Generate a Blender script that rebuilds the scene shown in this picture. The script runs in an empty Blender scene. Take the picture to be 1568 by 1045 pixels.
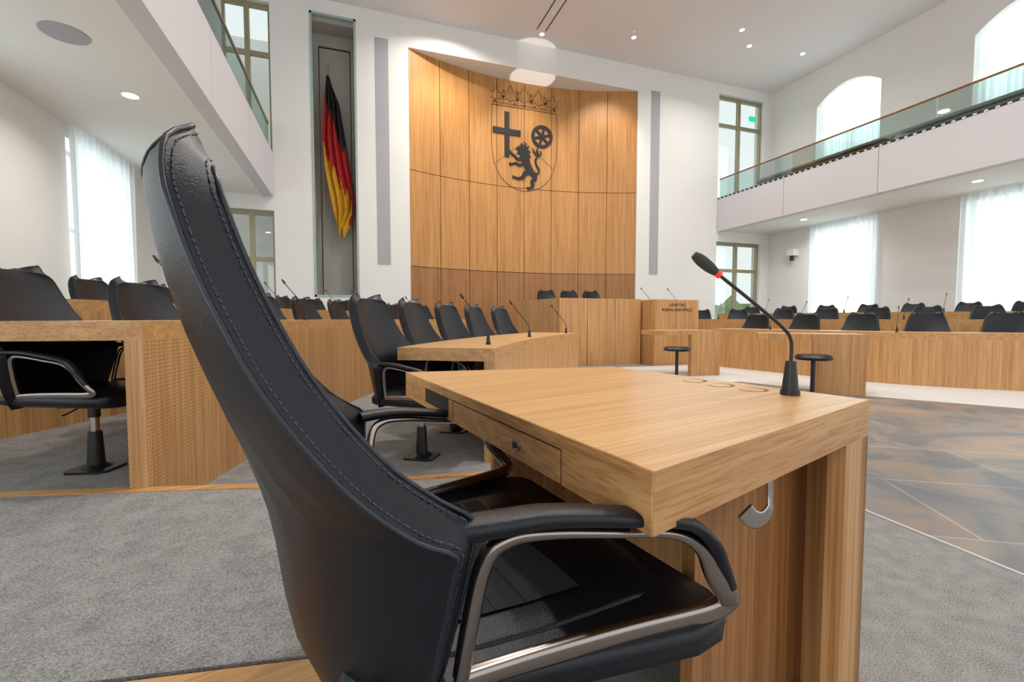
import bpy, math, random
from mathutils import Vector, Matrix
random.seed(3)
TH=math.radians(19); cU,sU=math.cos(TH),math.sin(TH)
def R(x,y): return (cU*x+sU*y, -sU*x+cU*y)      # survey axes -> hall axes
UC=4.62; V0=11.72; CEIL=8.31
# ------------------------------------------------------------------ materials
def newmat(n):
    m=bpy.data.materials.new(n); m.use_nodes=True
    nt=m.node_tree; b=nt.nodes["Principled BSDF"]; return m,nt,b
def plain(n,c,r=.5,met=0,noise=0,nscale=30,bump=0,emit=0,coat=0,spec=None):
    m,nt,b=newmat(n); b.inputs["Base Color"].default_value=(*c,1); b.inputs["Roughness"].default_value=r; b.inputs["Metallic"].default_value=met
    if spec is not None: b.inputs["Specular IOR Level"].default_value=spec
    if coat: b.inputs["Coat Weight"].default_value=coat
    if emit: b.inputs["Emission Color"].default_value=(*c,1); b.inputs["Emission Strength"].default_value=emit
    if noise or bump:
        tc=nt.nodes.new("ShaderNodeTexCoord"); nz=nt.nodes.new("ShaderNodeTexNoise"); nz.inputs["Scale"].default_value=nscale; nz.inputs["Detail"].default_value=4
        nt.links.new(tc.outputs["Object"],nz.inputs["Vector"])
        if noise:
            mx=nt.nodes.new("ShaderNodeMix"); mx.data_type='RGBA'
            mx.inputs[6].default_value=(*[x*(1-noise) for x in c],1); mx.inputs[7].default_value=(*[min(1,x*(1+noise)) for x in c],1)
            nt.links.new(nz.outputs["Fac"],mx.inputs[0]); nt.links.new(mx.outputs[2],b.inputs["Base Color"])
        if bump:
            bp=nt.nodes.new("ShaderNodeBump"); bp.inputs["Strength"].default_value=bump; bp.inputs["Distance"].default_value=.002
            nt.links.new(nz.outputs["Fac"],bp.inputs["Height"]); nt.links.new(bp.outputs[0],b.inputs["Normal"])
    return m
def wood(n,c1,c2,scale,rz=0,rough=.42,fine=.85,fc=(.74,.64,.54),perf=False,dist=.8,band=None):
    m,nt,b=newmat(n); N=nt.nodes.new; L=nt.links.new
    tc=N("ShaderNodeTexCoord"); rot=N("ShaderNodeMapping"); rot.inputs["Rotation"].default_value=(0,0,rz)
    L(tc.outputs["Object"],rot.inputs[0])
    mp=N("ShaderNodeMapping"); mp.inputs["Scale"].default_value=scale; L(rot.outputs[0],mp.inputs[0])
    n1=N("ShaderNodeTexNoise"); n1.inputs["Scale"].default_value=1; n1.inputs["Detail"].default_value=5; n1.inputs["Distortion"].default_value=dist; L(mp.outputs[0],n1.inputs["Vector"])
    mp2=N("ShaderNodeMapping"); mp2.inputs["Scale"].default_value=tuple(s*(6 if s>5 else 2.5) for s in scale); L(rot.outputs[0],mp2.inputs[0])
    n2=N("ShaderNodeTexNoise"); n2.inputs["Scale"].default_value=1; n2.inputs["Detail"].default_value=3; L(mp2.outputs[0],n2.inputs["Vector"])
    cr=N("ShaderNodeValToRGB"); e=cr.color_ramp.elements; e[0].position=.32; e[0].color=(*c2,1); e[1].position=.64; e[1].color=(*c1,1); L(n1.outputs["Fac"],cr.inputs[0])
    cr2=N("ShaderNodeValToRGB"); e=cr2.color_ramp.elements; e[0].position=.37; e[0].color=(*fc,1); e[1].position=.52; e[1].color=(1,1,1,1); L(n2.outputs["Fac"],cr2.inputs[0])
    mx=N("ShaderNodeMix"); mx.data_type='RGBA'; mx.blend_type='MULTIPLY'; mx.inputs[0].default_value=fine
    L(cr.outputs[0],mx.inputs[6]); L(cr2.outputs[0],mx.inputs[7]); out=mx.outputs[2]
    if perf:   # small drilled acoustic holes
        sp=N("ShaderNodeSeparateXYZ"); L(tc.outputs["Object"],sp.inputs[0]); fs=[]
        for k in (1,2):
            a=N("ShaderNodeMath"); a.operation='MULTIPLY'; a.inputs[1].default_value=2*math.pi/.018; L(sp.outputs[k],a.inputs[0])
            c=N("ShaderNodeMath"); c.operation='COSINE'; L(a.outputs[0],c.inputs[0]); fs.append(c)
        s=N("ShaderNodeMath"); s.operation='ADD'; L(fs[0].outputs[0],s.inputs[0]); L(fs[1].outputs[0],s.inputs[1])
        g=N("ShaderNodeMath"); g.operation='GREATER_THAN'; g.inputs[1].default_value=1.35; L(s.outputs[0],g.inputs[0])
        m3=N("ShaderNodeMix"); m3.data_type='RGBA'; m3.inputs[7].default_value=(.20,.10,.04,1); L(g.outputs[0],m3.inputs[0]); L(out,m3.inputs[6]); out=m3.outputs[2]
    L(out,b.inputs["Base Color"])
    bp=N("ShaderNodeBump"); bp.inputs["Strength"].default_value=.12; bp.inputs["Distance"].default_value=.001; L(n2.outputs["Fac"],bp.inputs["Height"]); L(bp.outputs[0],b.inputs["Normal"])
    b.inputs["Roughness"].default_value=rough
    return m
O1=(.62,.345,.140); O2=(.47,.235,.082)
W_V=wood("oak_vertical_grain",O1,O2,(22,22,.7))
W_PERF=wood("oak_perforated",O1,O2,(22,22,.7),perf=True)
W_WALL=wood("oak_wall_veneer",(.57,.285,.090),(.48,.225,.063),(9,9,.35))
W_WALLD=wood("oak_wall_base",(.40,.185,.060),(.31,.132,.041),(9,9,.35))
W_TOP=wood("oak_top_grain",(.73,.45,.215),(.63,.36,.152),(.9,30,30),rz=math.radians(-14),rough=.30,dist=.25,fc=(.78,.68,.58))
W_SIDE=wood("oak_edge_grain",O1,O2,(1.2,24,30),rz=math.radians(-15),dist=.4)
W_LONG=wood("oak_long_grain",O1,O2,(24,1.2,30),rz=0,dist=.3)
W_DARK=wood("oak_dark_painted_shade",(.38,.175,.058),(.25,.10,.032),(24,24,.8))  # under-desk shade put into the oak colour for gables; right handrail shares it
LEATHER=plain("black_leather",(.0036,.0046,.0082),.34,bump=.35,nscale=420,spec=.42)
PIPING=plain("leather_piping",(.008,.011,.020),.30)
SEATC=plain("seat_inset_fabric",(.013,.014,.018),.75,noise=.5,nscale=300,bump=.5)
THREAD=plain("stitching_thread",(.045,.055,.08),.5)
STEEL=plain("brushed_aluminium",(.50,.46,.43),.26,1)
BRONZE=plain("bronze_aluminium",(.36,.31,.28),.24,1)
BLACKP=plain("black_plastic",(.010,.010,.011),.4)
WHITE=plain("white_plaster",(.82,.80,.77),.9,noise=.02,nscale=3)
CEILM=plain("ceiling_plaster",(.79,.76,.755),.9)
FASCIA=plain("gallery_fascia",(.64,.62,.65),.7)
GREYP=plain("grey_acoustic_strip",(.40,.40,.42),.8)
def carpet(n,c):
    m,nt,b=newmat(n); N=nt.nodes.new; L=nt.links.new
    tc=N("ShaderNodeTexCoord"); a=N("ShaderNodeTexNoise"); a.inputs["Scale"].default_value=230; a.inputs["Detail"].default_value=3; L(tc.outputs["Object"],a.inputs[0])
    d=N("ShaderNodeTexNoise"); d.inputs["Scale"].default_value=14; d.inputs["Detail"].default_value=6; L(tc.outputs["Object"],d.inputs[0])
    ad=N("ShaderNodeMath"); ad.operation='MULTIPLY_ADD'; ad.inputs[1].default_value=.75; L(a.outputs[0],ad.inputs[0])
    sc=N("ShaderNodeMath"); sc.operation='MULTIPLY'; sc.inputs[1].default_value=.25; L(d.outputs[0],sc.inputs[0]); L(sc.outputs[0],ad.inputs[2])
    cr=N("ShaderNodeValToRGB"); e=cr.color_ramp.elements; e[0].position=.36; e[1].position=.64; e[0].color=(*[x*.58 for x in c],1); e[1].color=(*[x*1.42 for x in c],1)
    L(ad.outputs[0],cr.inputs[0]); L(cr.outputs[0],b.inputs["Base Color"])
    bp=N("ShaderNodeBump"); bp.inputs["Strength"].default_value=.4; bp.inputs["Distance"].default_value=.005; L(a.outputs[0],bp.inputs["Height"]); L(bp.outputs[0],b.inputs["Normal"])
    b.inputs["Roughness"].default_value=.95; b.inputs["Specular IOR Level"].default_value=.1
    return m
CARPET=carpet("grey_carpet",(.265,.26,.25))
def stone():
    m,nt,b=newmat("slate_floor"); N=nt.nodes.new; L=nt.links.new
    tc=N("ShaderNodeTexCoord"); mp=N("ShaderNodeMapping"); mp.inputs["Rotation"].default_value=(0,0,math.radians(32)); L(tc.outputs["Object"],mp.inputs[0])
    br=N("ShaderNodeTexBrick"); br.inputs["Scale"].default_value=1; br.inputs["Brick Width"].default_value=1.5; br.inputs["Row Height"].default_value=.75; br.inputs["Mortar Size"].default_value=.005
    br.inputs["Color1"].default_value=(.80,.82,.84,1); br.inputs["Color2"].default_value=(1.15,1.08,1.02,1); br.inputs["Mortar"].default_value=(1.7,1.6,1.5,1); L(mp.outputs[0],br.inputs[0])
    n1=N("ShaderNodeTexNoise"); n1.inputs["Scale"].default_value=1.5; n1.inputs["Detail"].default_value=10; n1.inputs["Distortion"].default_value=1.8; L(tc.outputs["Object"],n1.inputs[0])
    cr=N("ShaderNodeValToRGB"); e=cr.color_ramp.elements; e[0].position=.38; e[0].color=(.15,.152,.16,1); e[1].position=.64; e[1].color=(.32,.225,.16,1)
    x=cr.color_ramp.elements.new(.5); x.color=(.23,.208,.19,1); L(n1.outputs[0],cr.inputs[0])
    mx=N("ShaderNodeMix"); mx.data_type='RGBA'; mx.blend_type='MULTIPLY'; mx.inputs[0].default_value=1; L(cr.outputs[0],mx.inputs[6]); L(br.outputs[0],mx.inputs[7]); L(mx.outputs[2],b.inputs["Base Color"])
    b.inputs["Roughness"].default_value=.36
    bp=N("ShaderNodeBump"); bp.inputs["Strength"].default_value=.25; bp.inputs["Distance"].default_value=.01; L(n1.outputs[0],bp.inputs["Height"]); L(bp.outputs[0],b.inputs["Normal"])
    return m
STONE=stone()
PALE=plain("pale_stone",(.64,.62,.60),.5,noise=.05,nscale=4)
def glassm(n,c,a):
    m,nt,b=newmat(n); N=nt.nodes.new; L=nt.links.new
    tr=N("ShaderNodeBsdfTransparent"); tr.inputs[0].default_value=(*c,1); gl=N("ShaderNodeBsdfGlossy"); gl.inputs["Roughness"].default_value=.02
    mx=N("ShaderNodeMixShader"); mx.inputs[0].default_value=a; L(tr.outputs[0],mx.inputs[1]); L(gl.outputs[0],mx.inputs[2]); L(mx.outputs[0],nt.nodes["Material Output"].inputs[0])
    return m
GLASS=glassm("balustrade_glass",(.74,.82,.80),.12)
PANE=glassm("window_pane",(.86,.90,.88),.10)
def curtainm():
    m,nt,b=newmat("sheer_curtain"); N=nt.nodes.new; L=nt.links.new
    t=N("ShaderNodeBsdfTranslucent"); t.inputs[0].default_value=(.90,.93,.95,1); d=N("ShaderNodeBsdfDiffuse"); d.inputs[0].default_value=(.88,.91,.93,1)
    mx=N("ShaderNodeMixShader"); mx.inputs[0].default_value=.35; L(t.outputs[0],mx.inputs[1]); L(d.outputs[0],mx.inputs[2])
    tr=N("ShaderNodeBsdfTransparent"); m2=N("ShaderNodeMixShader"); m2.inputs[0].default_value=.12; L(mx.outputs[0],m2.inputs[1]); L(tr.outputs[0],m2.inputs[2])
    L(m2.outputs[0],nt.nodes["Material Output"].inputs[0]); return m
CURT=curtainm()
BRASS=plain("olive_bronze_frame",(.34,.30,.19),.4,.3)
LAMP=plain("lamp_glow",(1,.95,.88),.5,emit=12)
GREEN=plain("exit_green",(.02,.5,.25),.5,emit=1)
LEAF=plain("foliage",(.16,.27,.09),.9,noise=.6,nscale=4)
FB=plain("flag_black",(.008,.008,.010),.7); FR=plain("flag_red",(.42,.012,.012),.7); FG=plain("flag_gold",(.66,.34,.015),.7)
TEAL=plain("glass_edge_trim",(.36,.46,.43),.4)
DARKM=plain("dark_seam",(.03,.022,.015),.8)
INK=plain("crest_black",(.012,.012,.014),.6)
CRLINE=plain("crest_line",(.10,.05,.025),.6)
REDM=plain("red_ring",(.7,.03,.02),.4,emit=.4)
BROWN=plain("grommet_brown",(.16,.085,.035),.6)
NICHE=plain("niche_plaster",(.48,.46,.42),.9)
WIN_W=plain("window_frame_white",(.8,.8,.79),.5)
UPH=plain("grey_green_laminate",(.26,.31,.31),.7)
# ------------------------------------------------------------------ mesh builder
class MB:
    def __init__(s): s.v=[];s.f=[];s.m=[];s.s=[]
    def add(s,vs,fs,m=0,sm=False):
        o=len(s.v); s.v+= [tuple(v) for v in vs]
        for f in fs: s.f.append([i+o for i in f]); s.m.append(m); s.s.append(sm)
    def prism(s,p,z0,z1,m=0,mt=None):
        a=sum(p[i][0]*p[(i+1)%len(p)][1]-p[(i+1)%len(p)][0]*p[i][1] for i in range(len(p)))
        if a<0: p=p[::-1]
        n=len(p); vs=[(x,y,z0) for x,y in p]+[(x,y,z1) for x,y in p]
        s.add(vs,[[i,(i+1)%n,(i+1)%n+n,i+n] for i in range(n)],m)
        s.add(vs,[list(range(n))[::-1]],m); s.add(vs,[list(range(n,2*n))],m if mt is None else mt)
    def box(s,a,b,m=0):
        s.prism([(a[0],a[1]),(b[0],a[1]),(b[0],b[1]),(a[0],b[1])],a[2],b[2],m)
    def grid(s,rows,m=0,sm=True,closed=False):
        n=len(rows[0]); vs=[p for r in rows for p in r]; fs=[]
        for i in range(len(rows)-1):
            for j in range(n if closed else n-1):
                fs.append([i*n+j,i*n+(j+1)%n,(i+1)*n+(j+1)%n,(i+1)*n+j])
        s.add(vs,fs,m,sm)
    def sweep(s,pts,w,h=None,m=0,n=10,up=(0,0,1),power=1,cap=True,sm=True):
        pts=[Vector(p) for p in pts]; N=len(pts); rows=[]; side=None
        for i,p in enumerate(pts):
            t=(pts[min(i+1,N-1)]-pts[max(i-1,0)]).normalized()
            ref=Vector(up) if side is None else None
            if side is None:
                sd=t.cross(ref)
                if sd.length<.05: sd=t.cross(Vector((1,0,0)))
                side=sd.normalized()
            else: side=(side-t*side.dot(t)).normalized()
            u2=side.cross(t).normalized()
            ww=w[i] if isinstance(w,(list,tuple)) else w; hh=ww if h is None else (h[i] if isinstance(h,(list,tuple)) else h)
            r=[]
            for k in range(n):
                a=2*math.pi*(k+.5)/n; c,d=math.cos(a),math.sin(a)
                c=math.copysign(abs(c)**power,c); d=math.copysign(abs(d)**power,d)
                r.append(p+side*c*ww/2+u2*d*hh/2)
            rows.append(r)
        s.grid(rows,m,sm,True)
        if cap: s.add(rows[0],[list(range(n))],m); s.add(rows[-1],[list(range(n))[::-1]],m)
    def cyl(s,c,r,z0,z1,m=0,n=20,r2=None):
        r2=r if r2 is None else r2
        a=[(c[0]+r*math.cos(2*math.pi*k/n),c[1]+r*math.sin(2*math.pi*k/n),z0) for k in range(n)]
        b=[(c[0]+r2*math.cos(2*math.pi*k/n),c[1]+r2*math.sin(2*math.pi*k/n),z1) for k in range(n)]
        s.add(a+b,[[k,(k+1)%n,(k+1)%n+n,k+n] for k in range(n)],m,True); s.add(a,[list(range(n))[::-1]],m); s.add(b,[list(range(n))],m)
    def mesh(s,name,mats):
        me=bpy.data.meshes.new(name); me.from_pydata(s.v,[],s.f)
        for mt in mats: me.materials.append(mt)
        for p,mi,sm in zip(me.polygons,s.m,s.s): p.material_index=mi; p.use_smooth=sm
        me.update(); return me
    def obj(s,name,mats,parent=None,bevel=0):
        o=bpy.data.objects.new(name,s.mesh(name,mats)); bpy.context.scene.collection.objects.link(o)
        if parent: o.parent=parent
        if bevel:
            b=o.modifiers.new("bevel",'BEVEL'); b.width=bevel; b.segments=2; b.limit_method='ANGLE'; b.angle_limit=math.radians(50)
        return o
def empty(n,loc=(0,0,0)):
    e=bpy.data.objects.new(n,None); e.location=loc; e.empty_display_size=.1; bpy.context.scene.collection.objects.link(e); return e
def chd(m,n,mats,e,bevel=0):
    o=m.obj(n,mats,bevel=bevel); o.parent=e; o.matrix_parent_inverse=Matrix.Translation(-e.location); return o
def smooth(pts,k=6):
    P=[Vector(p) for p in pts]; out=[]
    for i in range(len(P)-1):
        p0=P[max(i-1,0)];p1=P[i];p2=P[i+1];p3=P[min(i+2,len(P)-1)]
        for j in range(k):
            t=j/k; out.append(.5*((2*p1)+(p2-p0)*t+(2*p0-5*p1+4*p2-p3)*t*t+(3*p1-p0-3*p2+p3)*t**3))
    out.append(P[-1]); return [tuple(q) for q in out]
def offset(pts,d):
    out=[];n=len(pts)
    for i,p in enumerate(pts):
        a=pts[max(i-1,0)];b=pts[min(i+1,n-1)]; tx,ty=b[0]-a[0],b[1]-a[1]; l=math.hypot(tx,ty)
        out.append((p[0]-ty/l*d,p[1]+tx/l*d))
    return out
def resample(pts,step,start=0):
    out=[];acc=start
    for a,b in zip(pts,pts[1:]):
        l=math.hypot(b[0]-a[0],b[1]-a[1]); tx,ty=(b[0]-a[0])/l,(b[1]-a[1])/l
        while acc<=l:
            out.append((a[0]+tx*acc,a[1]+ty*acc,tx,ty))
            acc+=step
        acc-=l
    return out
# ------------------------------------------------------------------ room shell
UL,UR=-1.71,10.92; OL,OR=-3.9,13.1; VB=-5.0; SOF=3.73; FT=4.7
m=MB(); m.prism([(OL,VB),(OR,VB),(OR,V0+4),(OL,V0+4)],-.2,0,0); m.obj("floor",[CARPET])
inner=[(2.2,-2.0),(2.25,.6),(2.32,1.47),(2.75,2.66),(3.5,3.8),(3.9,5.2),(5.35,5.2),(5.72,3.8),(6.49,2.66),(6.9,1.47),(7.0,.6),(7.05,-2.0)]
m=MB(); m.prism(inner,0,.006,0); m.obj("trim_stone_paving",[STONE])
m=MB(); oo=offset(inner,.010); m.prism(inner+oo[::-1],0,.007); m.obj("trim_paving_edge",[PALE])
m=MB(); m.prism([(.98,2.3),(2.62,2.3),(2.75,2.66),(3.5,3.8),(3.9,5.2),(5.35,5.2),(5.72,3.8),(6.49,2.66),(6.7,2.0),(9.0,2.0),(8.3,3.1),(7.3,4.3),(6.95,5.9),(6.7,7.5),(3.0,7.5),(2.3,4.8),(1.45,3.75)],0,.005,0); m.obj("trim_pale_paving",[PALE])
m=MB(); m.box((OL,VB,CEIL),(OR,V0+.4,CEIL+.2)); 
c=m.obj("ceiling",[CEILM])
m=MB()
for du in (-.12,.12): m.box((UC+du-.012,2,CEIL-.006),(UC+du+.012,V0-.6,CEIL+.01))
m.obj("trim_ceiling_slots",[DARKM])
# far wall
m=MB(); T=.35
def fw(u0,u1,z0,z1): m.box((u0,V0,z0),(u1,V0+T,z1))
fw(UL,-.89,0,CEIL); fw(.12,1.34,0,CEIL); fw(7.94,UR,0,CEIL); fw(-.89,.12,0,1.45); fw(-.89,.12,8.0,CEIL); fw(1.34,7.94,7.6,CEIL)
fw(OL,-2.66,0,CEIL); fw(12.75,OR,0,CEIL)
fw(-2.66,UL,3.4,FT); fw(UR,12.75,3.4,FT); fw(-2.66,UL,8.0,CEIL); fw(UR,12.75,8.0,CEIL)
m.obj("wall_front",[WHITE])
# niche
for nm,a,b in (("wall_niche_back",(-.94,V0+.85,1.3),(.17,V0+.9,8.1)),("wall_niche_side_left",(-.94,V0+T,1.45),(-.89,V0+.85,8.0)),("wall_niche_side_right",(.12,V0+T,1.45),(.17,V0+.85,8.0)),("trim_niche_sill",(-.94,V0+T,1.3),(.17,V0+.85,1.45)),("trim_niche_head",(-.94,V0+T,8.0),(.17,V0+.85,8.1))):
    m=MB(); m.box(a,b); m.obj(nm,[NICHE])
m=MB(); w=.05
for a,b in (((-.89,1.45),(-.89+w,8)),((.12-w,1.45),(.12,8)),((-.89,8-w),(.12,8)),((-.89,1.45),(.12,1.45+w))): m.box((a[0],V0-.012,a[1]),(b[0],V0+.1,b[1]),0)
for x in (-.72,-.02): m.box((x-.012,V0+.3,1.5),(x+.012,V0+.33,7.4),1)
m.box((-.72,V0+.3,7.38),(-.02,V0+.33,7.41),1)
m.obj("trim_niche_frame",[TEAL,DARKM])
m=MB()
m.box((.55,V0-.008,2.27),(.86,V0+.02,7.69)); m.box((8.40,V0-.008,2.27),(8.71,V0+.02,7.69)); m.obj("trim_acoustic_strips",[GREYP])
# wood bay
CH=3.3;SG=.65;RR=(CH*CH+SG*SG)/(2*SG)
def vc(u): return V0+.03+SG-(RR-math.sqrt(max(0,RR*RR-(u-4.64)**2)))
m=MB(); g=.008
us=[1.34+6.6*i/8 for i in range(9)]
for i in range(8):
    for z0,z1,mi in ((0,2.26,1),(2.26,4.66,0),(4.66,7.61,0)):
        K=8; a=us[i]+g;b=us[i+1]-g
        f=[(a+(b-a)*k/K) for k in range(K+1)]
        pts=[(u,vc(u)) for u in f]+[(u,vc(u)+.04) for u in f[::-1]]
        m.prism(pts,z0+g,z1-g if z1<7 else 7.6,mi)
f=[1.34+6.6*k/40 for k in range(41)]
m.prism([(u,vc(u)+.03) for u in f]+[(u,vc(u)+.1) for u in f[::-1]],0,7.59,2)
m.obj("wall_oak_bay",[W_WALL,W_WALLD,DARKM])
m=MB(); m.box((1.30,V0+T,7.6),(7.98,V0+1.1,7.7)); m.obj("trim_bay_soffit",[WHITE])
# outer walls with windows
WN=[(-2.58,-.82),(1.08,2.84),(4.74,6.50),(8.40,10.16)]
def outer(name,u0,u1):
    m=MB(); prev=VB
    for a,b in WN+[(V0+T,V0+T)]:
        m.box((u0,prev,0),(u1,a,CEIL)); prev=b
    for a,b in WN:
        m.box((u0,a,0),(u1,b,.25)); m.box((u0,a,3.55),(u1,b,4.95))
        K=16; arc=[(a+(b-a)*k/K, 7.2+.38*(1-(2*k/K-1)**2)) for k in range(K+1)]
        for k in range(K):
            (p,q),(r,s)=arc[k],arc[k+1]
            vs=[(u0,p,q),(u0,r,s),(u0,r,CEIL),(u0,p,CEIL),(u1,p,q),(u1,r,s),(u1,r,CEIL),(u1,p,CEIL)]
            m.add(vs,[[0,1,2,3],[7,6,5,4],[0,4,5,1],[3,2,6,7]])
    m.obj(name,[WHITE])
outer("wall_left",OL-.45,OL); outer("wall_right",OR,OR+.45)
wi=0
for side,uf in ((1,OL),(-1,OR)):
    for a,b in WN[1:]:
        for z0,z1,up in ((.25,3.55,False),(4.95,7.56,True)):
            wi+=1; e=empty("window_%d"%wi,(uf-side*.3,(a+b)/2,z0))
            m=MB(); U0=uf-side*.36; t=.03
            def bx(v0,v1,q0,q1,mi=0): m.box((U0-t,v0,q0),(U0+t,v1,q1),mi)
            zz1=z1-(.3 if up else 0)
            bx(a,a+.07,z0,zz1); bx(b-.07,b,z0,zz1); bx((a+b)/2-.04,(a+b)/2+.04,z0,z1-.02); bx(a,b,z0,z0+.07); bx(a,b,z0+(z1-z0)*.62,z0+(z1-z0)*.62+.06); bx(a,b,z0+(z1-z0)*.31,z0+(z1-z0)*.31+.04)
            if not up: bx(a,b,z1-.07,z1)
            chd(m,"frame",[WIN_W],e)
            m=MB(); m.box((U0-.004,a,z0),(U0+.004,b,z1)); chd(m,"pane",[PANE],e)
            m=MB(); rows=[]; zt=z1 if up else SOF-.02; zb=z0 if up else .05; uo=uf+side*(.10 if not up else -.22); aa,bb=(a-.08,b+.08) if not up else (a+.03,b-.03)
            for zi in range(13):
                r=[]
                for k in range(201):
                    t_=k/200; v=aa+(bb-aa)*t_
                    zz=zb+(zt-zb)*zi/12
                    if up: zz=zb+((7.16+.36*(1-(2*t_-1)**2))-zb)*zi/12
                    r.append((uo+.042*math.sin(t_*85+1.6*math.sin(t_*11)+a)+.016*math.sin(t_*37+zz*.6),v,zz))
                rows.append(r)
            m.grid(rows,0,True); m.obj("sheer_curtain",[CURT])
# galleries
def gallery(side,uf,uo):
    s=side; nm='left' if s>0 else 'right'
    m=MB(); q=uf-s*.11; m.box((min(uo,q),VB,SOF),(max(uo,q),V0,SOF+.25)); m.obj("floor_gallery_"+nm,[WHITE])
    m=MB(); t=.22; L=2.35
    v=V0-.02
    while v>VB:
        m.box((min(uf,uf-s*t),v-L+.006,SOF-.03),(max(uf,uf-s*t),v-.006,FT)); v-=L
    m.obj("trim_gallery_fascia_"+nm,[FASCIA])
    e=empty("gallery_balustrade",(uf,3,FT))
    m=MB(); v=V0-.02
    while v>VB: m.box((uf-s*.08-.008,v-1.9+.01,FT-.02),(uf-s*.08+.008,v-.01,FT+.62)); v-=1.9
    chd(m,"glass_panels",[GLASS],e)
    m=MB(); m.sweep([(uf-s*.08,VB,FT+.64),(uf-s*.08,V0-.02,FT+.64)],.05,.04,0,10); chd(m,"handrail",[BRASS if s>0 else W_DARK],e)
    m=MB(); v=V0-.1
    m.box((uf-s*.045-.02,VB,FT),(uf-s*.045+.02,V0-.02,FT+.06),0)
    while v>VB-0:
        m.box((uf-s*.045-.024,v-.03,FT+.018),(uf-s*.045+.024,v+.03,FT+.045),1); v-=.16
    chd(m,"base_clamps",[BLACKP,WIN_W],e)
    m=MB(); a,b=sorted((uf-s*.30,uf-s*.75)); m.box((a,VB,FT+.18),(b,V0-1.2,FT+.24)); a,b=sorted((uf-s*.30,uf-s*.36)); m.box((a,VB,SOF+.25),(b,V0-1.2,FT+.30)); m.obj("gallery_parapet_desk",[UPH],bevel=.01)
gallery(1,UL,OL); gallery(-1,UR,OR)
def glaz(name,u0,u1,z0,z1,nv,hz):
    e=empty(name,((u0+u1)/2,V0+.15,z0)); m=MB(); w=.05
    for k in range(nv+1):
        u=u0+(u1-u0)*k/nv; m.box((max(u0,u-w),V0+.1,z0),(min(u1,u+w),V0+.2,z1))
    for z in [z0+w,z1-w]+hz: m.box((u0,V0+.11,z-w),(u1,V0+.19,z+w))
    chd(m,"frame",[BRASS],e); m=MB(); m.box((u0,V0+.145,z0),(u1,V0+.155,z1)); chd(m,"pane",[PANE],e)
glaz("window_20",-2.66,UL,.0,3.4,2,[2.3]); glaz("window_21",-2.66,UL,FT,8.0,2,[6.9])
glaz("window_22",UR,12.75,0,3.4,2,[2.5]); glaz("window_23",UR,12.75,FT,8.0,2,[7.1])
m=MB(); rows=[]
for i in range(5):
    rows.append([(9.5+.9*k+.2*math.sin(3*k+i),V0+3.4+.4*math.sin(2*k+i*1.7),.0+i*.42+(.25*math.sin(k*2.3) if i==4 else 0)) for k in range(12)])
m.grid(rows); m.obj("hedge",[LEAF])
# lobby rooms seen through the left end glazing
m=MB(); m.box((-3.9,V0+2.2,0),(-1.2,V0+2.3,8.3)); m.box((-3.9,V0+.4,3.6),(-1.2,V0+2.2,4.6)); m.obj("wall_lobby",[WHITE])
# ------------------------------------------------------------------ platforms and trims
R2=smooth([(-.88,2.40),(-.80,2.93),(-.62,3.6),(-.25,4.8),(.25,6.05),(1.1,7.5),(2.0,8.5)])
R3=smooth([(-2.35,2.9),(-2.1,3.65),(-1.75,4.4),(-1.35,5.6),(-.8,7.2),(.0,8.9),(.8,9.9)])
m=MB(); m.prism([(OL,1.10),(-.54,1.143),(.03,1.055),(-.02,1.5),(-.30,2.22)]+offset(R2,.03)+[(2.0,11.2),(OL,11.2)],0,.18); m.obj("floor_tier_left",[CARPET])
Z3=.33
m=MB(); m.prism(offset(R3,.03)+[(.8,11.2),(OL,11.2),(OL,2.9)],.18,Z3); m.obj("floor_tier_left_upper",[CARPET])
R2R=smooth([(10.4,3.2),(9.6,4.0),(9.05,4.9),(8.75,6.2),(8.4,7.6),(7.6,8.9)])
R3R=smooth([(12.3,3.6),(11.5,4.6),(11.0,5.6),(10.6,7.0),(10.1,8.6),(9.4,10)])
m=MB(); m.prism(offset(R2R,-.03)+[(7.6,11.2),(OR,11.2),(OR,3.2)],0,.18); m.obj("floor_tier_right",[CARPET])
m=MB(); m.prism(offset(R3R,-.03)+[(9.4,11.2),(OR,11.2),(OR,3.6)],.18,Z3); m.obj("floor_tier_right_upper",[CARPET])
def strip(name,a,b,w,z0,z1):
    m=MB(); p=[a,b]; q=offset(p,w); m.prism(p+q[::-1],z0,z1); m.obj(name,[W_SIDE],bevel=.003)
strip("trim_nosing_1",(-3.3,2.93),(-.31,2.21),.055,.0,.184)
strip("trim_nosing_2",(.03,1.035),(-3.3,1.55),.16,.0,.184)
strip("trim_nosing_3",(.0,2.67),(.80,2.54),.05,.0,.012)
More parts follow.
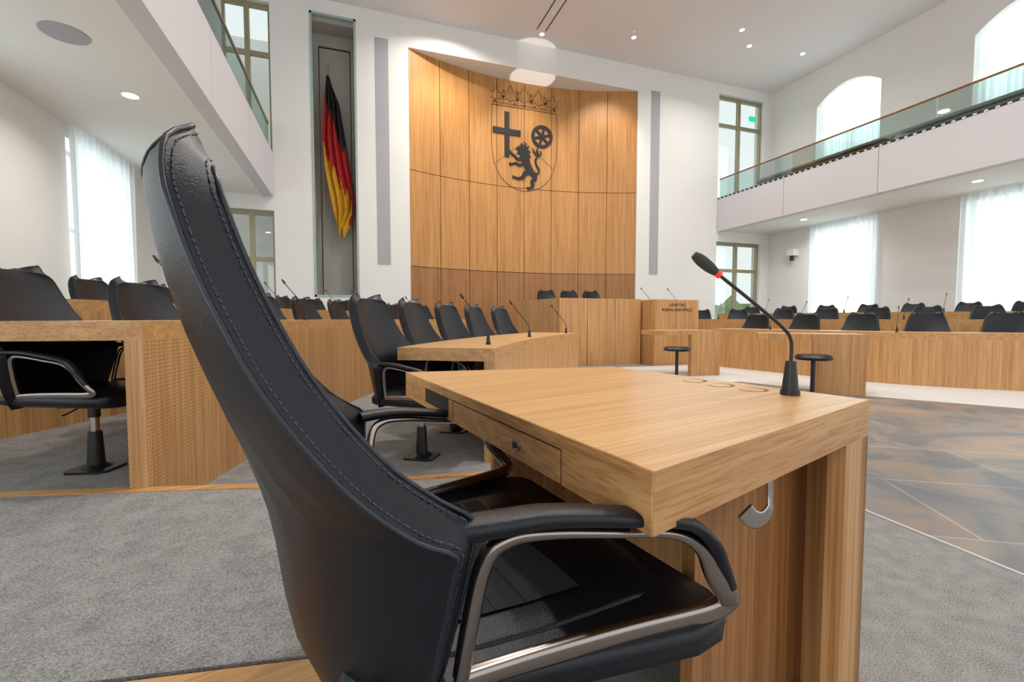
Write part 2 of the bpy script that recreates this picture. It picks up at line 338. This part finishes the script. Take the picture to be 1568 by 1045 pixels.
# ------------------------------------------------------------------ chair
def build_chair(detail):
    m=MB()  # mats:0 leather 1 piping 2 thread 3 bronze 4 black 5 steel
    prof=[(.40,.225,-.03,-.10),(.45,.262,-.015,-.120),(.52,.29,-.008,-.133),(.60,.318,-.002,-.142),(.66,.336,.002,-.152),(.70,.344,.0,-.162),(.725,.334,-.035,-.169),(.76,.312,-.080,-.180),(.81,.288,-.123,-.200),(.87,.266,-.163,-.222),(.93,.249,-.193,-.243),(.99,.235,-.218,-.260),(1.045,.221,-.236,-.273),(1.083,.205,-.247,-.280),(1.105,.18,-.253,-.284),(1.115,.14,-.256,-.286)]
    S=[-1,-.93,-.8,-.6,-.4,-.2,0,.2,.4,.6,.8,.93,1]
    F=[[Vector((la*s,fc+(fe-fc)*abs(s)**2.3,z+(.006*(1-s*s) if z>1.07 else 0))) for s in S] for z,la,fe,fc in prof]
    nr,nc=len(F),len(S); Nn=[]
    for i in range(nr):
        r=[]
        for j in range(nc):
            a=F[min(i+1,nr-1)][j]-F[max(i-1,0)][j]; b=F[i][min(j+1,nc-1)]-F[i][max(j-1,0)]
            n=a.cross(b).normalized(); 
            if n.y>0: n=-n
            r.append(n)
        Nn.append(r)
    th=[.047+.006*math.sin(min(1,i/nr)*math.pi) for i in range(nr)]
    B=[[F[i][j]+Nn[i][j]*th[i]+Vector((0,-.010*(1-abs(S[j])**2),0)) for j in range(nc)] for i in range(nr)]
    bm=MB()
    bm.grid([[tuple(F[i][j]+Vector((0,.012*(1-S[j]**4)*math.sin(math.pi*i/(nr-1)),0))) for j in range(nc)] for i in range(nr)])
    bm.grid([[tuple(p) for p in r] for r in B][::-1])
    rim=[(i,nc-1) for i in range(nr)]+[(nr-1,j) for j in range(nc-2,-1,-1)]+[(i,0) for i in range(nr-2,-1,-1)]
    fr=[F[i][j] for i,j in rim]; br=[B[i][j] for i,j in rim]
    md=[(a+b)/2+((a-Vector((0,-.2,.8))).normalized()*.003) for a,b in zip(fr,br)]
    bm.grid([[tuple(p) for p in fr],[tuple(p) for p in md],[tuple(p) for p in br]])
    m.add(bm.v,bm.f,0,True)
    fr2=smooth(fr,3); br2=smooth(br,3)
    m.sweep(fr2,.0055,None,1,6); m.sweep(br2,.0065,None,1,6)
    if detail:
        def stitches(line,other,ins):
            pts=[Vector(p) for p in line]; ot=[Vector(p) for p in other]
            for k in range(len(pts)-1):
                a,b=pts[k],pts[k+1]; l=(b-a).length
                if l<1e-5: continue
                t=(b-a)/l; x=0
                while x<l:
                    f=x/l; p=a+t*x; o=ot[k]*(1-f)+ot[k+1]*f; d=(o-p).normalized()
                    c=p+d*ins; outw=(c-Vector((0,-.15,.7))); outw=(outw-t*outw.dot(t)-d*outw.dot(d)).normalized()
                    c=c+outw*.0018
                    m.sweep([c,c+t*.0048],.0017,None,2,5)
                    x+=.0085
        stitches(fr2,br2,.008); stitches(br2,fr2,.009)
    rows=[]
    ys=[-.13,-.125,-.05,.05,.15,.25,.33,.385,.41,.415]; 
    def sw(y): return .225+.035*min(1,max(0,(y+.13)/.3))
    for y in ys:
        w=sw(y); drop=-.02*max(0,(y-.3)/.115)**2; r=[]
        for s in [-1,-.97,-.85,-.5,0,.5,.85,.97,1]:
            zt=.487-.022*abs(s)**6+drop-.012*(1-s*s)*(1 if y<.3 else .4)
            if y==ys[-1] or y==ys[0]: zt-=.02
            r.append((w*s,y+(.02*(1-s*s) if y>.3 else 0),zt))
        for s in [1,.9,.5,0,-.5,-.9,-1]:
            zt=.428+drop
            r.append((w*s*.985,y+(.02*(1-s*s) if y>.3 else 0),zt))
        rows.append(r)
    m.grid(rows,0,True,True); m.add(rows[0],[list(range(len(rows[0])))[::-1]],0); m.add(rows[-1],[list(range(len(rows[0])))],0)
    if detail:   # ribbed fabric inset with quilting seams
        zf=lambda s: .4885-.022*abs(s)**6-.012*(1-s*s)
        ss=[-.80,-.6,-.4,-.2,0,.2,.4,.6,.80]
        m.grid([[(sw(y)*s,y,zf(s)+.0012) for s in ss] for y in (-.10,-.05,.05,.15,.25)],6,True)
        for fy in (-.05,.0,.05,.10,.15,.20,.25): m.sweep([(sw(fy)*s,fy,zf(s)+.001) for s in ss],.004,None,1,5)
    rows=[]
    for y in [-.11,-.05,.1,.25,.36,.42,.445,.455]:
        w=.268+.107*min(1,max(0,(y+.11)/.5)); 
        if y>.41: w-=.012
        if y>.44: w-=.02
        if y>.45: w-=.03
        r=[(w*s,y+(.012*(1-s*s) if y>.35 else 0),z) for s,z in ((-1,.458),(-.97,.465),(0,.455),(.97,.465),(1,.458),(.985,.422),(.8,.400),(0,.39),(-.8,.400),(-.985,.422))]
        rows.append(r)
    m.grid(rows,0,True,True); m.add(rows[0],[list(range(10))[::-1]],0); m.add(rows[-1],[list(range(10))],0)
    for sx in (1,-1):
        X=lambda p:(p[0]*sx,p[1],p[2])
        loop=smooth([X(p) for p in [(.292,.005,.475),(.312,.008,.55),(.334,.018,.64),(.344,.045,.668),(.352,.10,.668),(.366,.20,.652),(.377,.285,.636),(.382,.335,.604),(.380,.368,.555),(.376,.402,.515),(.366,.415,.490),(.355,.375,.478),(.330,.25,.475),(.305,.10,.472),(.288,.0,.466)]],5)
        n=len(loop); ws=[];hs=[]
        for i in range(n):
            t=i/(n-1); hs.append(.012 if .25<t<.5 else (.034 if .55<t<.95 else .02)); ws.append(.020)
        k=4
        for _ in range(2):
            hs=[sum(hs[max(0,i-k):i+k+1])/len(hs[max(0,i-k):i+k+1]) for i in range(n)]
        m.sweep(loop,hs,ws,3,12,power=.6)
        pad=smooth([X(p) for p in [(.335,-.012,.688),(.345,.03,.690),(.353,.10,.688),(.367,.20,.672),(.379,.295,.652),(.386,.340,.620),(.385,.372,.575),(.384,.40,.53)]],5)
        n=len(pad); m.sweep(pad,[.046 if i<n*.75 else .046-.030*(i/n-.75)/.25 for i in range(n)],[.026-.012*(i/n) for i in range(n)],0,12,power=.7)
    m.cyl((0,.12),.028,.30,.40,4); m.cyl((0,.12),.022,.20,.34,5); m.cyl((0,.12),.042,.02,.22,4,r2=.032)
    p=[(.1,.02),(.1,.19),(.07,.22),(-.07,.22),(-.1,.19),(-.1,.02),(-.07,-.0),(.07,-.0)]
    m.prism([(x,y+.01) for x,y in p],0,.014,4); m.cyl((0,.12),.075,.014,.035,4,r2=.045)
    m.box((-.09,.0,.365),(.09,.26,.405),4); m.sweep([(.05,.1,.37),(.17,.12,.35),(.2,.12,.345)],.01,None,5,6)
    return m.mesh("conference_chair_mesh",[LEATHER,PIPING,THREAD,BRONZE,BLACKP,STEEL,SEATC])
CH_HI=build_chair(True); CH_LO=build_chair(False)
def chair(x,y,ang,z=0,sc=.95,me=None):
    o=bpy.data.objects.new("conference_chair",me or CH_LO); bpy.context.scene.collection.objects.link(o)
    o.location=(x,y,z); o.rotation_euler=(0,0,ang-math.pi/2); o.scale=(sc,)*3; return o
chair(.069,.836,math.radians(9.1),0,1,CH_HI)
# ------------------------------------------------------------------ foreground desk
A=(.35,.47);B=(.17,1.65);Cc=(1.14,.73);D=(.96,1.57)
ZT=.74;TK=.084
def lp(a,b,t): return (a[0]+(b[0]-a[0])*t,a[1]+(b[1]-a[1])*t)
desk=empty("delegate_desk",(0.66,1.1,0))
m=MB(); m.prism([A,Cc,D,B],ZT-TK,ZT,0,1); slab=chd(m,"top_slab",[W_SIDE,W_TOP],desk,.0015)
ab=(B[0]-A[0],B[1]-A[1]); lab=math.hypot(*ab); ta=(ab[0]/lab,ab[1]/lab); nb=(-ta[1],ta[0])
def onface(t,out): p=lp(A,B,t); return (p[0]+nb[0]*out,p[1]+nb[1]*out)
def facebox(mb,t0,t1,o0,o1,z0,z1,mi=0): mb.prism([onface(t0,o0),onface(t1,o0),onface(t1,o1),onface(t0,o1)],z0,z1,mi)
m=MB(); z0,z1=ZT-TK,ZT-.0005
facebox(m,.001,.17,0,.003,z0,z1); facebox(m,.17,.999,0,.003,ZT-.024,z1); facebox(m,.83,.999,0,.003,z0,ZT-.024)
facebox(m,.174,.592,0,.004,z0+.002,ZT-.0275)
facebox(m,.60,.625,0,.003,z0,ZT-.027); facebox(m,.805,.83,0,.003,z0,ZT-.024); facebox(m,.625,.805,0,.003,z0,z0+.016)
facebox(m,.17,.83,-.001,.0006,z0+.001,ZT-.024,1)  # dark sheet painted in for the shade inside the slot and drawer gaps
chd(m,"drawer_front",[W_LONG,DARKM],desk,.0008)
m=MB(); p=onface(.293,.004); q=onface(.293,.012); zc=ZT-.052
m.sweep([(p[0],p[1],zc),(q[0],q[1],zc)],.024,None,0,20); q2=onface(.293,.014); m.sweep([(q[0],q[1],zc),(q2[0],q2[1],zc)],.013,None,1,16)
chd(m,"drawer_lock",[STEEL,BLACKP],desk)
m=MB(); m.prism([Cc,D,lp(D,B,.06),lp(Cc,A,.06)],0,ZT-TK)
a_=lp(Cc,A,.17); off=lp(Cc,D,.045); m.prism([Cc,off,(off[0]+a_[0]-Cc[0],off[1]+a_[1]-Cc[1]),a_],0,ZT-TK)
chd(m,"front_panel",[W_V],desk,.0015)
def gable(P,Q,E,Fp,t0,t1):
    a=lp(P,E,t0);b=lp(Q,Fp,t0*1.3);c=lp(Q,Fp,t1*1.3);d=lp(P,E,t1)
    a2=lp(a,b,.33);d2=lp(d,c,.33);b2=lp(a,b,.935);c2=lp(d,c,.935)
    m=MB(); m.prism([a2,b2,c2,d2],0,ZT-TK); return m
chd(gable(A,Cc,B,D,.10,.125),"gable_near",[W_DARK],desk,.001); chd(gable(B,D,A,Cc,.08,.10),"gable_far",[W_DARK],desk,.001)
m=MB()
for i,(x,y) in enumerate([(1.01,.935),(.991,1.03),(.985,1.13)]):
    m.cyl((x,y),.034,ZT,ZT+.0006,0,28); m.cyl((x-.012,y-.002),.030,ZT+.0006,ZT+.0014,1,28)
chd(m,"cable_grommets",[BROWN,W_TOP],desk)
m=MB(); hk=smooth([(*R(.478,.83),.655),(*R(.479,.828),.60),(*R(.473,.82),.578),(*R(.452,.81),.566),(*R(.430,.80),.572),(*R(.415,.795),.588)],5)
m.sweep(hk,.006,.034,0,12,power=.5,up=(*R(.70,.71),0))
chd(m,"bag_hook",[STEEL],desk)
def mic_mesh(pts,base):
    m=MB()
    m.cyl(base,.022,ZT,ZT+.012,0,20)
    m.cyl(base,.019,ZT+.012,ZT+.085,0,20,r2=.012)
    P=smooth(pts,8); m.sweep(P,.0085,None,0,10)
    a=Vector(P[-1]); t=(a-Vector(P[-3])).normalized()
    m.sweep([a,a+t*.012],.018,None,1,14)
    H=[a+t*(.012+.072*k/6) for k in range(7)]; m.sweep(H,[.018,.024,.028,.029,.029,.026,.018],None,2,16)
    return m
X=lambda x,z,y=1.13:(*R(x,y),z)
mm=mic_mesh([X(.695,.82),X(.694,.875),X(.672,.908),X(.60,.968),X(.514,1.036)],R(.695,1.13))
MICG=plain("mic_windscreen",(.03,.03,.032),.6,noise=.8,nscale=500,bump=.8)
mm.obj("gooseneck_microphone",[BLACKP,REDM,MICG])
sm=MB(); sm.cyl((0,0),.02,0,.012,0,14); sm.cyl((0,0),.016,.012,.07,0,14,r2=.01)
P=smooth([(0,0,.06),(0,.01,.12),(0,.06,.19),(0,.13,.27),(0,.18,.33)],4); sm.sweep(P,.008,None,0,6)
a=Vector(P[-1]);t=Vector((0,.6,.8)); sm.sweep([a,a+t*.01],.014,None,1,8); sm.sweep([a+t*.01,a+t*.03,a+t*.06],[.018,.02,.012],None,0,8)
MIC_S=sm.mesh("mic_small",[BLACKP,REDM])
def mic(x,y,z,ang,par=None):
    o=bpy.data.objects.new("gooseneck_microphone" if par is None else "microphone",MIC_S); bpy.context.scene.collection.objects.link(o); o.location=(x,y,z); o.rotation_euler=(0,0,ang-math.pi/2)
    if par: o.parent=par; o.matrix_parent_inverse=Matrix.Translation(-par.location)
# ------------------------------------------------------------------ desk rows
def desk_row(name,front,side,d,z0,step=.78,start=.5,back=-.15,skirt=0,sc=.95,pm=None):
    zt=z0+ZT
    user=offset(front,side*d); e=empty(name,(front[0][0],front[0][1],z0))
    m=MB(); m.prism(front+user[::-1],zt-TK,zt,0,1); chd(m,"top_slab",[W_SIDE,W_TOP],e,.002)
    inn=offset(front,side*.07); m=MB(); m.prism(front+inn[::-1],z0,zt-TK)
    if skirt: m.prism(front+offset(front,side*.03)[::-1],z0-skirt,z0)
    chd(m,"front_panel",[pm or W_V],e,0)
    m=MB()
    for (x,y,tx,ty) in resample(offset(front,side*.07),step*2,start+step*1.5):
        nx,ny=-ty*side,tx*side
        m.prism([(x,y),(x+nx*.40,y+ny*.40),(x+nx*.40+tx*.03,y+ny*.40+ty*.03),(x+tx*.03,y+ty*.03)],z0,zt-TK)
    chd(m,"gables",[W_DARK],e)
    for (x,y,tx,ty) in resample(offset(front,side*(d+back)),step,start):
        nx,ny=ty*side,-tx*side; an=math.atan2(ny,nx)+random.uniform(-.12,.12)
        chair(x-math.cos(an)*.12*sc,y-math.sin(an)*.12*sc,an,z0,sc)
    for (x,y,tx,ty) in resample(offset(front,side*.14),step*2,start+.4):
        mic(x,y,zt,math.atan2(tx*side,-ty*side))
R1=smooth([(.84,2.78),(1.10,3.25),(1.45,3.81),(2.1,4.7),(2.84,5.5)])
desk_row("curved_bench_desk",R1,1,.66,0,start=.04,step=.72)
desk_row("curved_bench_desk",R2,1,.66,.18,start=.34,step=.80,skirt=.18,back=-.26,sc=.88,pm=W_PERF)
desk_row("curved_bench_desk",R3,1,.66,Z3,start=.62,step=.85,skirt=Z3-.18,sc=.86)
R1R=smooth([(8.9,2.3),(8.07,3.33),(7.54,3.86),(7.10,4.56),(6.85,5.8),(6.6,7.2)])
desk_row("curved_bench_desk",R1R,-1,.66,0,start=.4,step=.9,sc=.90)
desk_row("curved_bench_desk",R2R,-1,.66,.18,start=.4,step=.85,skirt=.18,sc=.86)
desk_row("curved_bench_desk",R3R,-1,.66,Z3,start=.4,step=.85,skirt=Z3-.18,sc=.82)
# ------------------------------------------------------------------ rostrum
e=empty("speaker_rostrum",(4.6,8,0))
m=MB(); 
m.box((3.70,7.95,0),(5.52,8.03,1.33),0)
m.box((3.77,8.03,1.20),(5.45,8.45,1.24),0)
for u in (4.3,4.92): m.box((u-.003,7.946,.0),(u+.003,7.95,1.33),2)
chd(m,"carcass",[W_V,CARPET,DARKM],e,.003)
m=MB(); m.prism([(3.70,8.03),(3.77,8.03),(3.54,9.75),(3.47,9.75)],0,1.33,0); m.obj("wall_rostrum_left",[W_V])
m=MB(); m.prism([(5.52,8.03),(5.45,8.03),(5.78,9.75),(5.85,9.75)],0,1.33,0); m.obj("wall_rostrum_right",[W_V])
m=MB(); m.prism([(3.78,8.04),(5.44,8.04),(5.77,9.74),(3.55,9.74)],0,.55); m.obj("floor_rostrum_podium",[CARPET])
for u in (4.10,4.67,5.24): chair(u,9.3,-math.pi/2,.60,.86)
e=empty("lectern",(6.05,7.6,0))
m=MB(); m.box((5.56,7.55,0),(6.62,7.63,1.31),0); m.box((6.55,7.63,0),(6.62,8.2,1.31),0); m.box((5.56,7.63,0),(5.62,8.2,1.31),0); m.box((5.62,7.63,1.16),(6.55,8.1,1.2),0)
chd(m,"body",[W_V],e,.003)
for i,tx in enumerate(("LANDTAG","RHEINLAND-PFALZ")):
    c=bpy.data.curves.new("sign_text","FONT"); c.body=tx; c.size=.085; c.align_x='CENTER'; c.extrude=.001
    o=bpy.data.objects.new("sign_text_%d"%(i+1),c); bpy.context.scene.collection.objects.link(o); o.rotation_euler=(math.pi/2,0,0); o.location=(6.1,7.545,1.18-.10*i); c.materials.append(INK); o.parent=e; o.matrix_parent_inverse=Matrix.Translation(-e.location)
mic(5.75,7.95,1.2,2.2,e); mic(6.4,7.95,1.2,2.0,e)
def steno(x,y,ang,w=1.1,d=.6,so=.12):
    e=empty("stenographer_desk",(x,y,0)); m=MB(); c,s=math.cos(ang),math.sin(ang)
    T=lambda a,b:(x+a*c-b*s,y+a*s+b*c)
    m.prism([T(0,0),T(w,0),T(w,d),T(0,d)],ZT-.07,ZT,0); m.prism([T(w-.55,0),T(w,0),T(w,.08),T(w-.55,.08)],0,ZT-.07,0); m.prism([T(w-.08,.08),T(w,.08),T(w,d),T(w-.08,d)],0,ZT-.07,0)
    chd(m,"body",[W_V],e,.003)
    p=T(so,-.24); e=empty("swivel_stool",(*p,0)); m=MB(); m.cyl(p,.19,.44,.47,0,24,r2=.2); m.cyl(p,.2,.47,.50,0,24,r2=.17); m.cyl(p,.025,.02,.44,1,12); m.cyl(p,.17,0,.02,1,24,r2=.12); chd(m,"stool_body",[LEATHER,BLACKP],e)
steno(4.55,6.0,math.radians(-4),so=.12); steno(4.95,4.55,math.radians(-45),1.15,.55,so=.58)
# ------------------------------------------------------------------ coat of arms
e=empty("coat_of_arms",(4.64,vc(4.64),5.5))
m=MB(); 
def wp(pts,mi=0,dep=.03):
    P=[(4.64+a,z) for a,z in pts]; n=len(P)
    vs=[(u,vc(u)-dep,z) for u,z in P]+[(u,vc(u)-.001,z) for u,z in P]
    ar=sum(P[i][0]*P[(i+1)%n][1]-P[(i+1)%n][0]*P[i][1] for i in range(n)); idx=list(range(n))
    if ar<0: idx=idx[::-1]
    m.add(vs,[idx],mi); m.add(vs,[[idx[i],idx[i]+n,idx[(i+1)%n]+n,idx[(i+1)%n]] for i in range(n)],mi)
def line(pts,w=.014,mi=1):
    m.sweep([(4.64+a,vc(4.64+a)-.008,z) for a,z in pts],w,None,mi,5)
def disc(a,z,r,mi=0): wp([(a+r*math.cos(t*math.pi/10),z+r*math.sin(t*math.pi/10)) for t in range(20)],mi)
def limb(pts,w0,w1):
    P=smooth([(a,0,z) for a,z in pts],5); n=len(P); L=[];Rr=[]
    for i,(a,_,z) in enumerate(P):
        p=P[max(i-1,0)];q=P[min(i+1,n-1)]; tx,tz=q[0]-p[0],q[2]-p[2]; l=math.hypot(tx,tz) or 1
        w=(w0+(w1-w0)*i/(n-1))/2; L.append((a-tz/l*w,z+tx/l*w)); Rr.append((a+tz/l*w,z-tx/l*w))
    for i in range(n-1): wp([L[i],L[i+1],Rr[i+1],Rr[i]],0,.028+.0003*i)
def paw(a,z,d):
    for k in (-.7,0,.7):
        limb([(a,z),(a+.08*math.cos(d+k),z+.08*math.sin(d+k))],.045,.012)
wp([(-.60,5.48),(-.46,5.48),(-.46,6.10),(-.12,6.10),(-.12,6.26),(-.46,6.26),(-.46,6.72),(-.60,6.72),(-.60,6.26),(-.95,6.26),(-.95,6.10),(-.60,6.10)])
cx,cz=.53,6.17
for a in range(32):
    t0,t1=a*math.pi/16,(a+1)*math.pi/16
    wp([(cx+r*math.cos(t),cz+r*math.sin(t)) for r,t in ((.32,t0),(.32,t1),(.235,t1),(.235,t0))])
disc(cx,cz,.085)
for k in range(6):
    t=k*math.pi/3+.26; px,pz=-math.sin(t)*.032,math.cos(t)*.032
    wp([(cx+math.cos(t)*.05+px,cz+math.sin(t)*.05+pz),(cx+math.cos(t)*.26+px,cz+math.sin(t)*.26+pz),(cx+math.cos(t)*.26-px,cz+math.sin(t)*.26-pz),(cx+math.cos(t)*.05-px,cz+math.sin(t)*.05-pz)])
wp([(-.26,5.74),(-.22,5.80),(-.12,5.83),(-.10,5.92),(-.03,5.86),(.03,5.95),(.05,5.84),(.14,5.85),(.10,5.76),(.19,5.70),(.12,5.65),(.20,5.56),(.12,5.54),(.14,5.44),(.04,5.44),(-.04,5.38),(-.08,5.48),(-.14,5.52),(-.12,5.60),(-.24,5.62),(-.16,5.67)])
limb([(.02,5.58),(.06,5.40),(.14,5.24),(.22,5.12)],.24,.17)
limb([(-.04,5.50),(-.20,5.46),(-.30,5.54),(-.40,5.60)],.10,.05); paw(-.41,5.61,2.6)
limb([(.02,5.38),(-.14,5.30),(-.26,5.34),(-.38,5.30)],.10,.05); paw(-.39,5.30,3.3)
limb([(.20,5.14),(.04,5.10),(-.04,4.98),(-.16,4.92),(-.28,4.94)],.17,.05); paw(-.29,4.94,3.1)
limb([(.24,5.12),(.32,4.98),(.24,4.86),(.26,4.74),(.16,4.68)],.17,.05); paw(.15,4.68,3.6)
limb([(.28,5.12),(.40,5.10),(.44,5.22),(.36,5.36),(.34,5.50),(.42,5.62),(.38,5.76)],.05,.05)
limb([(.40,5.60),(.50,5.66),(.50,5.76)],.05,.02); limb([(.37,5.62),(.28,5.72),(.26,5.80)],.05,.02); limb([(.38,5.74),(.40,5.86)],.06,.01)
P=[(a,z) for a,_,z in smooth([(a,0,z) for a,z in [(.98,6.86),(.99,6.2),(.97,5.6),(.86,5.15),(.62,4.82),(.3,4.64),(0,4.58)]],5)]
line(P); line([(-a,z) for a,z in P]); line([(-.98,6.86),(-.5,6.88),(0,6.89),(.5,6.88),(.98,6.86)])
line([(0,6.88),(0,5.98)],.008); line([(0,5.98),(-.92,5.25)],.008); line([(0,5.98),(.92,5.25)],.008)
for k,a in enumerate([-.85,-.42,0,.42,.85]):
    z=6.98+.06*(1-abs(a)); s=.95 if abs(a)>.6 else 1.15
    leaf=[(0,0),(-.10,.06),(-.22,.03),(-.15,.14),(-.24,.24),(-.11,.22),(0,.40),(.11,.22),(.24,.24),(.15,.14),(.22,.03),(.10,.06),(0,0)]
    line([(a+x*s*.85,z+y*s) for x,y in leaf],.013)
for a in (-.64,-.21,.21,.64): disc(a,7.12,.032); line([(a,6.92),(a,7.12)],.008)
for a in (-.9,-.3,.0,.3,.9): disc(a,6.97,.022)
line([(-.98,6.93),(0,6.96),(.98,6.93)],.012)
chd(m,"emblem",[INK,CRLINE],e)
# ------------------------------------------------------------------ flag
e=empty("german_flag",(-.4,V0+.55,3))
def itp(tab,t):
    for (a,x),(b,y) in zip(tab,tab[1:]):
        if t<=b: return x+(y-x)*(t-a)/(b-a)
    return tab[-1][1]
Lt=[(0,-.56),(.17,-.62),(.4,-.66),(.6,-.62),(.8,-.52),(.92,-.46),(1,-.40)]
Rt=[(0,-.52),(.17,-.30),(.4,-.17),(.6,-.06),(.78,.07),(.88,.02),(1,-.22)]
m=MB(); rows=[]; NT,NS=90,48
for i in range(NT+1):
    t=i/NT; z=6.85-3.7*t; l,r=itp(Lt,t),itp(Rt,t); row=[]
    for j in range(NS+1):
        s=j/NS; ph=s*22+2.5*math.sin(t*4)+t*3
        f=abs(math.sin(ph/2))
        row.append((l+(r-l)*s+.02*math.cos(ph),V0+.52-.15*f*min(1,t*3+.2)-.05*math.sin(t*9+s*3)*t,z+(.12*math.sin(s*9+1)+.08*math.sin(s*23))*t**3-.1*s*t))
    rows.append(row)
vid=[p for r in rows for p in r]
for mi_ in range(3):
    fs=[]
    for i in range(NT):
        for j in range(NS):
            q=i/NT+.42*(1-j/NS)+.05*math.sin(j*.7+i*.05)
            k=0 if q<.52 else (1 if q<.90 else 2)
            if k==mi_: fs.append([i*(NS+1)+j,i*(NS+1)+j+1,(i+1)*(NS+1)+j+1,(i+1)*(NS+1)+j])
    m.add(vid,fs,mi_,True)
chd(m,"cloth",[FB,FR,FG],e)
m=MB(); m.sweep([(-.78,V0+.55,1.47),(-.53,V0+.55,7.0)],.035,None,0,10); m.sweep([(-.53,V0+.55,7.0),(-.527,V0+.55,7.08),(-.525,V0+.55,7.16)],[.02,.06,.01],None,1,10); m.cyl((-.78,V0+.55),.10,1.452,1.5,0)
chd(m,"pole",[BRASS,BRASS],e)
# ------------------------------------------------------------------ fittings
def downlight(u,v,z,power,r=.055,lit=True):
    e=empty("ceiling_downlight",(u,v,z)); m=MB(); m.cyl((u,v),r+.02,z-.006,z-.001,0,24); m.cyl((u,v),r,z-.010,z-.006,1,24); chd(m,"fitting",[WIN_W,LAMP],e)
    if not power: return
    l=bpy.data.lights.new("downlight","AREA"); l.shape='DISK'; l.size=.3; l.energy=power; l.color=(1,.96,.90); l.spread=math.radians(150)
    o=bpy.data.objects.new("lamp",l); bpy.context.scene.collection.objects.link(o); o.parent=e; o.location=(0,0,-.05)
for u,v,p in [(4.7,11.26,0),(7.03,10.6,0),(9.46,9.43,110),(2.2,10.6,110),(9.9,6.0,0),(6.2,6.6,120),(2.2,7.0,110),(.0,9.4,0),(4.6,3.0,130),(8.0,2.5,110),(1.2,2.5,130),(0.2,5.5,0),(10.2,9.9,0),(11.9,9.7,0)]: downlight(u,v,CEIL,p*.84)
for u,v,p in [(-2.62,7.09,25),(-2.62,3.4,0),(12.0,9.6,25),(12.0,5.8,0),(-2.62,10.2,0)]: downlight(u,v,SOF,p,.08)
m=MB(); m.cyl((-2.65,5.78),.19,SOF-.01,SOF-.001,0,28); m.obj("ceiling_vent",[GREYP])  # round vent in the left gallery soffit
m=MB(); m.box((12.88,10.6,2.9),(13.10,10.85,3.1),0); m.cyl((12.95,10.72),.06,2.75,2.9,1,16); m.obj("security_camera",[WIN_W,BLACKP])
m=MB(); m.box((12.2,V0+.04,7.35),(12.5,V0+.08,7.5),0); m.obj("exit_sign",[GREEN])
for u in (2.4,4.64,6.9):
    l=bpy.data.lights.new("bay_spot","SPOT"); l.energy=300; l.spot_size=math.radians(70); l.spot_blend=.8; l.color=(1,.88,.72); l.shadow_soft_size=.08
    e=empty("wall_washer_spotlight",(u,10.4,CEIL-.05)); m=MB(); m.cyl((u,10.4),.05,CEIL-.06,CEIL-.001,0,16); chd(m,"fitting",[WIN_W],e)
    o=bpy.data.objects.new("lamp",l); bpy.context.scene.collection.objects.link(o); o.parent=e; o.location=(0,0,-.05)
    o.rotation_euler=(Vector((0,2.0,-3.6))).to_track_quat('-Z','Y').to_euler()
e=empty("soffit_uplight",(4.7,11.3,1.3)); m=MB(); m.cyl((4.7,11.3),.05,0,1.3,0,14); m.cyl((4.7,11.3),.07,1.3,1.38,0,14); chd(m,"fitting",[BLACKP],e)
l=bpy.data.lights.new("uplight","SPOT"); l.energy=900; l.spot_size=math.radians(12); l.spot_blend=.15; l.shadow_soft_size=.02; l.color=(1,.95,.9)
o=bpy.data.objects.new("lamp",l); bpy.context.scene.collection.objects.link(o); o.parent=e; o.location=(0,0,.12); o.rotation_euler=Vector((.05,.75,6.2)).to_track_quat('-Z','Y').to_euler()
# daylight from outside the windows
for uf,s in ((OL,1),(OR,-1)):
    for z0,z1 in ((.3,3.5),(5,7.4)):
        l=bpy.data.lights.new("daylight","AREA"); l.shape='RECTANGLE'; l.size=13.2; l.size_y=z1-z0+.3; l.energy=560; l.color=(.90,.95,1)
        o=bpy.data.objects.new("window_daylight",l); bpy.context.scene.collection.objects.link(o); o.location=(uf-s*.75,3.8,(z0+z1)/2); o.rotation_euler=Vector((s,0,0)).to_track_quat('-Z','Y').to_euler()
w=bpy.data.worlds.new("overcast"); bpy.context.scene.world=w; w.use_nodes=True
bg=w.node_tree.nodes["Background"]; bg.inputs[0].default_value=(.94,.97,1,1); bg.inputs[1].default_value=1.35
try:
    bpy.context.scene.view_settings.view_transform='Standard'
except Exception as ex: print(ex)
# ------------------------------------------------------------------ camera
cd=bpy.data.cameras.new("camera"); cd.lens=16; cd.sensor_width=36; cd.clip_start=.02
co=bpy.data.objects.new("camera",cd); bpy.context.scene.collection.objects.link(co)
co.location=(0,0,.93); co.rotation_euler=(math.radians(87.2),0,-TH); bpy.context.scene.camera=co
